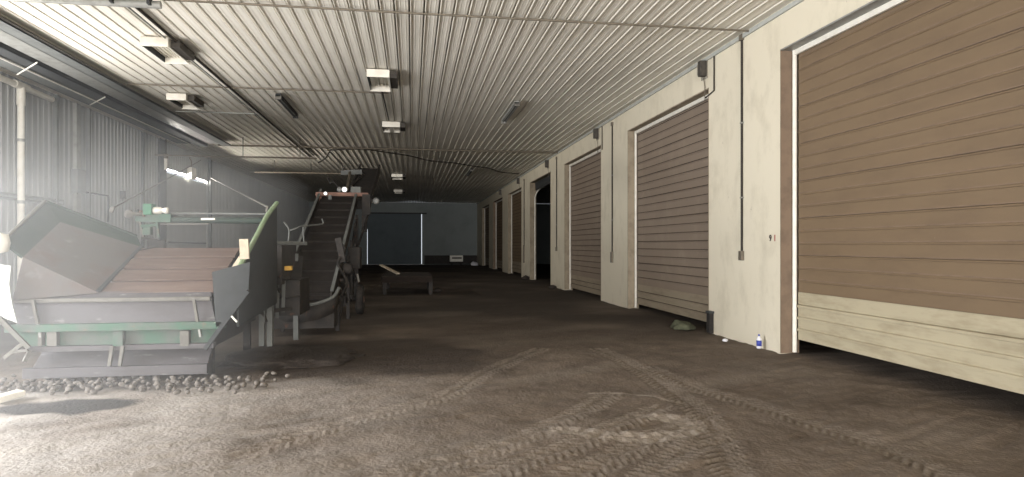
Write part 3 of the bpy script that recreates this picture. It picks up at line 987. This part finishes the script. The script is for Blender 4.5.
# the underframe
for x in (-4.25, -2.6):
    part(MB().box(x - .06, x + .06, 8.75, 11.2, .42, .58), 'frame_rail', 'machine_dark')
    for y in (8.95, 10.9):
        part(MB().box(x - .05, x + .05, y - .05, y + .05, -.03, .44), 'leg', 'machine_dark')
part(MB().plate([(b10.x, 8.8, .35), (b10.x, 10.3, .35), (b10.x, 10.3, 1.55), (b10.x, 8.8, .98)], .02), 'belt_side', 'machine_dark')
part(MB().plate([(b00.x, 8.8, .35), (b00.x, 10.3, .35), (b00.x, 10.3, 1.55), (b00.x, 8.8, .98)], .02), 'belt_side', 'machine_dark')
# drive shaft bridge over the back
part(MB().tube([at(150, 219.5, 10.15), at(268, 221, 10.15)], .045, 12), 'drive_shaft', 'green_dark')
part(MB().bar(at(137, 217.5, 10.15), at(172, 218.5, 10.15), .12, .12), 'shaft_mount', 'green')
part(MB().bar(at(158, 213, 10.2), at(266, 214, 10.2), .02, .025), 'top_rail', 'steel_mid')
part(MB().bar(at(160, 224, 10.15), at(208, 224, 10.15), .02, .02), 'lower_rail', 'plate_pale')
part(MB().bar(at(201, 219, 10.08), at(215, 219, 10.08), .01, .03), 'decal_strip', 'white_metal')
a_, b_ = at(145, 215, 10.1), at(153.5, 204, 10.1)
part(MB().box(a_.x, b_.x, 10.02, 10.2, a_.z, b_.z), 'gearbox', 'green_pure', bevel=.008)
part(MB().lathe(at(153.5, 210.5, 10.1), [(.045, 0), (.05, .02), (.05, .1), (.035, .11), (.035, .15), (.045, .155), (.045, .2)], 14, (1, 0, 0)), 'motor', 'white_metal', bevel=0)
part(MB().lathe(at(126, 214, 10.05), [(.05, 0), (.06, .02), (.06, .07), (.03, .09), (.03, .22)], 14, (1, 0, 0)), 'hub', 'plate_pale')
for i, px in enumerate((137, 140, 143)):
    part(MB().lathe(at(px, 212 + i, 10.08), [(.04, 0), (.04, .025)], 12, (1, 0, 0)), 'pulley', 'rust_red' if i else 'steel_dark')
part(MB().bar(at(140, 222, 10.12), at(144, 239, 10.1), .03, .04), 'bracket', 'plate_pale')
part(MB().bar(at(157, 222, 10.12), at(159, 237, 10.1), .03, .04), 'bracket', 'green')
a_, b_ = at(144, 235, 10.08), at(152, 227, 10.08)
part(MB().box(a_.x, b_.x, 10.02, 10.12, a_.z, b_.z).bar(at(141, 226, 10.1), at(158, 225, 10.1), .03, .04), 'scraper_block', 'green', bevel=.006)
part(MB().bar(at(142, 238, 10.1), at(158, 240, 10.1), .05, .03), 'scraper_foot', 'machine_dark')
a_, b_ = at(148, 248, 10.2), at(165, 240, 10.2)
part(MB().box(a_.x, b_.x, 10.18, 10.24, a_.z, b_.z), 'rear_block', 'machine_dark')
part(MB().bar(at(111, 212, 9.95), at(113, 207, 9.95), .03, .05), 'lug', 'plate_pale')
part(MB().bar(at(266, 212, 10.0), at(268, 206, 10.0), .03, .05), 'lug', 'plate_pale')

pipe('stay_cable', [at(113, 208, 9.97), at(160, 183, 16.5), at(196, 163, 22.3), at(201, 160, 22.6)], .014, 'plate_pale', 'left stay cable rising from the hopper toward the left wall door', 'cable')
pipe('stay_cable', [at(267.5, 207, 10.0), at(240, 193, 16), at(211, 178, 27.5)], .014, 'plate_pale', 'right stay cable rising from the hopper to the left wall post', 'cable')

# ------------------------------------------------------------------ transfer conveyor beside the hopper
tr = thing('transfer_conveyor', 'dark transfer conveyor with a yellow bracket beside the hopper', 'conveyor', (-1.9, 11.3, 0))
for (px, y) in ((262, 10.6), (270, 10.5), (296, 11.9)):
    q_ = at(px, 250, y)
    part(MB().box(q_.x - .04, q_.x + .04, y - .04, y + .04, -.03, 1.5), 'post', 'steel_mid', tr)
q0, q1 = at(258, 285, 10.7), at(282, 245, 10.7)
part(MB().box(q0.x, q1.x, 10.7, 12.0, q0.z, q1.z), 'side_cover', 'machine_dark', tr, .01)
q0, q1 = at(272, 316, 11.0), at(300, 280, 11.0)
part(MB().box(q0.x, q1.x, 11.0, 12.0, q0.z, q1.z), 'chute', 'machine_dark', tr, .01)
part(MB().bar(at(279, 268.5, 10.95), at(292, 268, 10.95), .10, .07), 'bracket', 'yellow', tr, label='yellow bracket')
part(MB().bar(at(262, 242, 11.0), at(306, 243.5, 12.0), .05, .06), 'top_rail', 'steel_mid', tr)
part(MB().tube(catmull([at(265, 258, 10.5), at(262, 280, 10.45), at(259, 300, 10.4), at(266, 322, 10.45)], 5), .03, 8), 'hose', 'rubber', tr)
part(MB().tube(catmull([at(284, 222, 11.6), at(289, 230, 11.6), at(288, 244, 11.6)], 4), .015, 6), 'lever', 'steel_mid', tr)
part(MB().tube(catmull([at(289, 231, 11.7), at(297, 228, 11.7), at(303, 226, 11.9), at(322, 224, 12.6), at(322, 219, 12.6)], 4), .014, 6), 'hand_rail', 'steel_mid', tr)
part(MB().tube([at(303, 226, 11.9), at(304, 243, 11.9)], .012, 6), 'rail_post', 'steel_mid', tr)
for i in range(4):
    part(MB().tube([at(262, 262 + i * 14, 10.55), at(272, 262 + i * 14, 10.55)], .022, 8), 'roller', 'galv', tr)

for (px, y, yt, yb) in ((264, 10.42, 268, 322), (273, 10.6, 274, 330), (278, 10.9, 276, 318), (284, 10.95, 281, 312)):
    part(MB().bar(at(px, yt, y), at(px - 1, yb, y), .05, .03), 'guard_bar', 'steel_mid', tr)
part(MB().bar(at(259, 276, 10.4), at(290, 278, 10.9), .04, .04), 'cross_bar', 'machine_dark', tr)
part(MB().bar(at(259, 312, 10.4), at(290, 309, 10.9), .05, .06), 'cross_bar', 'machine_dark', tr)
part(MB().plate([at(272, 300, 10.95), at(300, 296, 10.98), at(303, 256, 12.0), at(276, 254, 12.0)], .02), 'sloped_cover', 'machine_dark', tr)
part(MB().tube(catmull([at(266, 246, 10.9), at(272, 258, 10.7), at(270, 275, 10.6), at(280, 292, 10.8)], 5), .022, 8), 'hose', 'rubber', tr)

# ------------------------------------------------------------------ elevator conveyor
ev = thing('elevator_conveyor', 'tall dark cleated elevator conveyor rising toward the ceiling', 'conveyor', (-1.95, 15.5, 0))
YA, YT = 12.7, 18.2
XA0, XA1 = -2.42, -1.52
ZA, ZT = .62, 3.0


def bz(y): return ZA + (ZT - ZA) * (y - YA) / (YT - YA)


part(MB().plate([(XA0, YA, ZA), (XA1, YA, ZA), (XA1, YT, ZT), (XA0, YT, ZT)], .04), 'belt', 'belt_dark', ev)
for k in range(12):
    y = YA + .15 + k * (YT - YA - .3) / 11
    part(MB().box(XA0 + .03, XA1 - .03, y - .012, y + .018, bz(y) - .02, bz(y) + .04), 'cleat', 'belt_dark', ev)
for x in (XA0 - .03, XA1 + .03):
    s_ = MB().plate([(x, YA - .1, ZA - .22), (x, YT + .1, ZT - .25), (x, YT + .1, ZT + .16), (x, YA - .1, ZA + .16)], .03)
    sd = part(s_, 'side_rail', 'machine_dark', ev)
    part(MB().bar((x, YA - .1, ZA + .17), (x, YT + .1, ZT + .17), .06, .03), 'rail_edge', 'steel_mid', sd)
# boot with a curved lip at the foot
m_ = MB()
lp = [at(273, 300, 12.3), at(285, 305, 12.15), at(300, 306, 12.1), at(318, 303, 12.15), at(333, 297, 12.3), at(339, 288, 12.5)]
lo_ = [Vector((p.x, p.y, p.z - .30)) for p in lp]
vs = lp + lo_
m_.add(vs, [(i, i + 1, i + 7, i + 6) for i in range(5)], True)
bt_ = part(m_, 'boot', 'machine_dark', ev)
so = bt_.modifiers.new('solid', 'SOLIDIFY'); so.thickness = .03
part(MB().tube(catmull(lp, 4), .03, 8), 'boot_lip', 'steel_mid', ev)
part(MB().box(at(274, 300, 12.4).x, XA1 + .1, 12.35, 12.9, .12, .5), 'boot_floor', 'machine_dark', ev)
# legs, axle, wheels
for x in (XA0 - .05, XA1 + .08):
    for (y, z) in ((13.1, .5), (15.2, 1.4), (17.6, 2.45)):
        part(MB().bar((x, y, -.03), (x, y, z), .07, .07), 'leg', 'machine_dark', ev)
    part(MB().bar((x, 13.3, .1), (x, 17.5, 2.3), .05, .06), 'brace', 'machine_dark', ev)
    part(MB().bar((x, 15.2, .35), (x, 17.6, .35), .05, .06), 'brace', 'machine_dark', ev)
    part(MB().bar((x, 15.3, 1.4), (x, 17.5, .4), .05, .05), 'brace', 'machine_dark', ev)
part(MB().tube([(XA0 - .3, 16.2, .34), (XA1 + .3, 16.2, .34)], .045, 10), 'axle', 'machine_dark', ev)
for x in (XA0 - .35, XA1 + .18):
    wv = part(MB().lathe((x, 16.2, .33), [(.16, 0), (.32, .0), (.36, .04), (.36, .14), (.32, .18), (.16, .18)], 24, (1, 0, 0)), 'wheel', 'rubber', ev)
    part(MB().lathe((x - .01, 16.2, .33), [(.05, 0), (.16, .02), (.16, .17), (.05, .20)], 16, (1, 0, 0)), 'wheel_hub', 'rust_red', wv)
for (ya, za_, yb_, zb_) in ((13.4, .95, 14.6, .4), (14.6, 1.3, 15.6, .5), (16.4, 2.1, 17.4, 1.1), (15.4, 1.55, 16.2, .9)):
    part(MB().bar((XA1 + .12, ya, za_), (XA1 + .12, yb_, zb_), .05, .05), 'brace', 'machine_dark', ev)
for y in (14.2, 15.8, 16.8):
    part(MB().bar((XA1 + .1, y, bz(y) - .2), (XA1 + .1, y, .35), .05, .05), 'upright', 'machine_dark', ev)
part(MB().box(XA1 + .06, XA1 + .34, 15.3, 15.8, 1.1, 1.6), 'gear_housing', 'machine_dark', ev, .02)
part(MB().lathe((XA1 + .1, 13.9, 1.15), [(.10, 0), (.12, .03), (.12, .16), (.06, .2)], 14, (1, 0, 0)), 'drive_motor', 'machine_dark', ev)
# red head frame
YG = 18.0
gl, gr = at(319, 196, YG), at(364.5, 196, YG)
part(MB().box(gl.x - .07, gl.x + .07, YG - .06, YG + .06, at(319, 211, YG).z - .25, gl.z), 'frame_post', 'rust_red', ev, .008)
part(MB().box(gr.x - .07, gr.x + .07, YG - .06, YG + .06, at(319, 232, YG).z, gr.z), 'frame_post', 'machine_dark', ev, .008)
part(MB().box(gl.x - .08, gr.x + .1, YG - .07, YG + .07, gl.z, gl.z + .10), 'frame_beam', 'rust_red', ev, .008)
part(MB().box(gl.x + .25, gl.x + .34, YG - .12, YG - .05, gl.z - .25, gl.z + .02), 'bracket', 'steel_mid', ev)
part(MB().box(gr.x - .05, gr.x + .16, YG - .12, YG - .02, gl.z - .5, gl.z + .05), 'bracket', 'machine_dark', ev)


def lamp_head(px, py, y, r, mt):
    p = at(px, py, y)
    h = part(MB().lathe(p, [(r * .5, .16), (r, .08), (r, 0)], 14, (0, 1, 0)), 'work_lamp', 'steel_mid', ev)
    part(MB().lathe(p - Vector((0, .025, 0)), [(r * .55, 0), (r * .9, .012), (r * .9, .03)], 14, (0, 1, 0)), 'lamp_lens', mt, h)
    return h


lamp_head(344.5, 189.5, 17.9, .075, 'lamp_glass')
lamp_head(325.5, 193.5, 17.85, .05, 'lamp_glass')
lamp_head(339.5, 189.5, 17.95, .075, 'lamp_off')
lamp_head(376, 201, 17.9, .09, 'lamp_off')
part(MB().box(gr.x, at(378, 200, YG).x, YG - .03, YG + .03, at(378, 202, YG).z, at(378, 199.5, YG).z), 'lamp_arm', 'machine_dark', ev)
q0, q1 = at(351, 194, YG + .1), at(361, 187, YG + .1)
part(MB().box(q0.x, q1.x, YG, YG + .25, q0.z, q1.z), 'control_box', 'steel_mid', ev, .01)
# discharge boom rising behind the head
bp0, bp1 = at(358, 205, 18.4), at(370, 172, 21.5)
part(MB().bar(bp0, bp1, .55, .25), 'discharge_boom', 'machine_dark', ev)
for s in (-.3, .3):
    part(MB().bar(bp0 + Vector((s, 0, .1)), bp1 + Vector((s, 0, .1)), .05, .3), 'boom_rail', 'machine_dark', ev)
part(MB().bar(at(347, 189, 18.6), at(350, 172, 20.4), .07, .07), 'boom_strut', 'conduit', ev)
part(MB().bar(at(341, 173, 20.4), at(362, 172, 20.4), .12, .14), 'boom_crossbar', 'steel_mid', ev)
part(MB().bar(at(350, 186, 19.0), at(364, 174, 20.6), .05, .05), 'boom_strut', 'machine_dark', ev)
part(MB().tube(catmull([at(328, 177, 20), at(330, 183, 19.5), at(334, 182, 19.2), at(338, 187, 18.6)], 4), .02, 6), 'hose', 'rubber', ev)
part(MB().tube(catmull([at(372, 195, 18.2), at(368, 215, 18), at(360, 240, 17.2), at(352, 262, 16), at(356, 280, 15.3)], 5), .03, 8), 'hose', 'rubber', ev)
part(MB().tube(catmull([at(337, 240, 14.2), at(345, 250, 14), at(338, 264, 13.6), at(347, 282, 13.4), at(341, 296, 13)], 5), .03, 8), 'hose', 'rubber', ev)
part(MB().bar(at(338, 238, 13.8), at(343, 262, 13.8), .12, .1), 'hydraulic_motor', 'machine_dark', ev)
part(MB().bar(at(357.5, 274, 14.5), at(359, 282, 14.5), .04, .04), 'tie_bar', 'plate_pale', ev)

# ------------------------------------------------------------------ soil, low cart, far things
p_ = (-1.75, 10.0, -.02)
tag(lump('soil_pile', p_, (1.0, .9, .13), 'soil', 2, 5, rough=.22), 'dark soil heap on the floor at the right side of the hopper', 'soil', kind='stuff')
ct = thing('low_cart', 'low dark timber cart on the floor beyond the elevator conveyor', 'cart', (-.2, 24.5, 0))
q0, q1 = at(383, 279, 23.5), at(431, 279, 23.5)
part(MB().box(q0.x, q1.x, 22.2, 25.5, .50, .60), 'deck', 'wood_red', ct, .01)
for x in (q0.x + .1, q1.x - .05):
    for y in (22.4, 25.2):
        part(MB().box(x - .06, x + .06, y - .06, y + .06, -.03, .52), 'leg', 'machine_dark', ct)
part(MB().box(q1.x - .08, q1.x + .02, 22.3, 25.3, .05, .5), 'side_board', 'machine_dark', ct)
part(MB().box(q0.x, q1.x, 22.25, 22.32, .38, .5), 'front_rail', 'wood_red', ct)
tag(MB().bar(at(381, 265, 26), at(398, 273.5, 23.2), .12, .05).build('loose_board', M['wood_pale']), 'pale board leaning across the low dark cart', 'board')
p_ = at(456.5, 264, 54.6); p_.z = 0
fb = thing('white_machine', 'small white boxy machine standing in front of the far back wall', 'machine', (p_.x, p_.y, 0))
w_ = 13 * p_.y / FPX / 2
part(MB().box(p_.x - w_, p_.x + w_, p_.y, p_.y + .7, .25, .78), 'body', 'white_metal', fb, .03)
part(MB().box(p_.x - w_ * .7, p_.x + w_ * .8, p_.y - .03, p_.y, .5, .62), 'grille', 'rubber', fb)
for sx in (-.7, .7):
    for y in (.1, .6):
        part(MB().box(p_.x + w_ * sx - .05, p_.x + w_ * sx + .05, p_.y + y - .05, p_.y + y + .05, -.03, .26), 'leg', 'rubber', fb)
p_ = at(474.5, 263, 53.0); p_.z = 0; p_.x = min(p_.x, XR - .35)
tag(lump('white_sack', (p_.x, p_.y, 0), (.28, .25, .3), 'plastic', 8, 3), 'small white sack at the far end of the right wall', 'sack')

# white board lying in the wet patch, stones and potatoes
q0, q1 = onz(-6, 403, 0), onz(22, 397, 0)
tag(MB().bar((q0.x, q0.y, .03), (q1.x, q1.y, .05), .14, .07).build('white_board', M['white_metal'], None, .02), 'short white board lying on the wet floor in front of the hopper', 'board')


def potato_mesh(seed):
    o = lump('potato', (0, 0, 0), (.05, .036, .032), 'potato', seed, 2, rough=.22, cut=False)
    return tag(o, 'dusty potato spilled on the floor below the hopper front', 'potato', 'potatoes spilled below the hopper')


protos = [potato_mesh(s) for s in (1, 2, 3, 4)]
spots = []
rr = random.Random(3)
tries = 0
while len(spots) < 150 and tries < 9000:
    tries += 1
    if rr.random() < .8:
        px = rr.uniform(0, 235)
        py = rr.triangular(375, 392, 379) + (4 if px < 70 else 0) * rr.random()
    else:
        px, py = rr.uniform(0, 290), rr.uniform(371, 386)
    if px > 215 and py < 373: continue
    p = onz(px, py, 0.03)
    if all((p.x - s[0]) ** 2 + (p.y - s[1]) ** 2 > (.07 + .03 * rr.random()) ** 2 for s in spots):
        spots.append((p.x, p.y))
for (px, py) in ((212, 384), (218, 380), (246, 379), (245, 377), (267, 372), (274, 372), (230, 376), (62, 391), (205, 377), (255, 375), (238, 378)):
    p = onz(px, py, .03)
    if all((p.x - s[0]) ** 2 + (p.y - s[1]) ** 2 > .006 for s in spots):
        spots.append((p.x, p.y))
for i, (x, y) in enumerate(spots):
    o = protos[i] if i < 4 else protos[i % 4].copy()
    if i >= 4: C.objects.link(o)
    s = rr.uniform(.55, 1.0)
    o.scale = (s, s, s)
    o.location = (x, y, .005 + .012 * s)
    o.rotation_euler = (rr.uniform(-.3, .3), rr.uniform(-.3, .3), rr.uniform(0, 6.3))

# ------------------------------------------------------------------ dust haze hanging in the daylight of the left doorway
mb = MB().box(-7.2, -1.75, 3.2, 12.0, .02, 2.7)
hz = mb.build('dust_haze', haze_material(.028))
tag(hz, 'pale dust haze hanging in the air in front of the hopper', 'haze', kind='stuff')
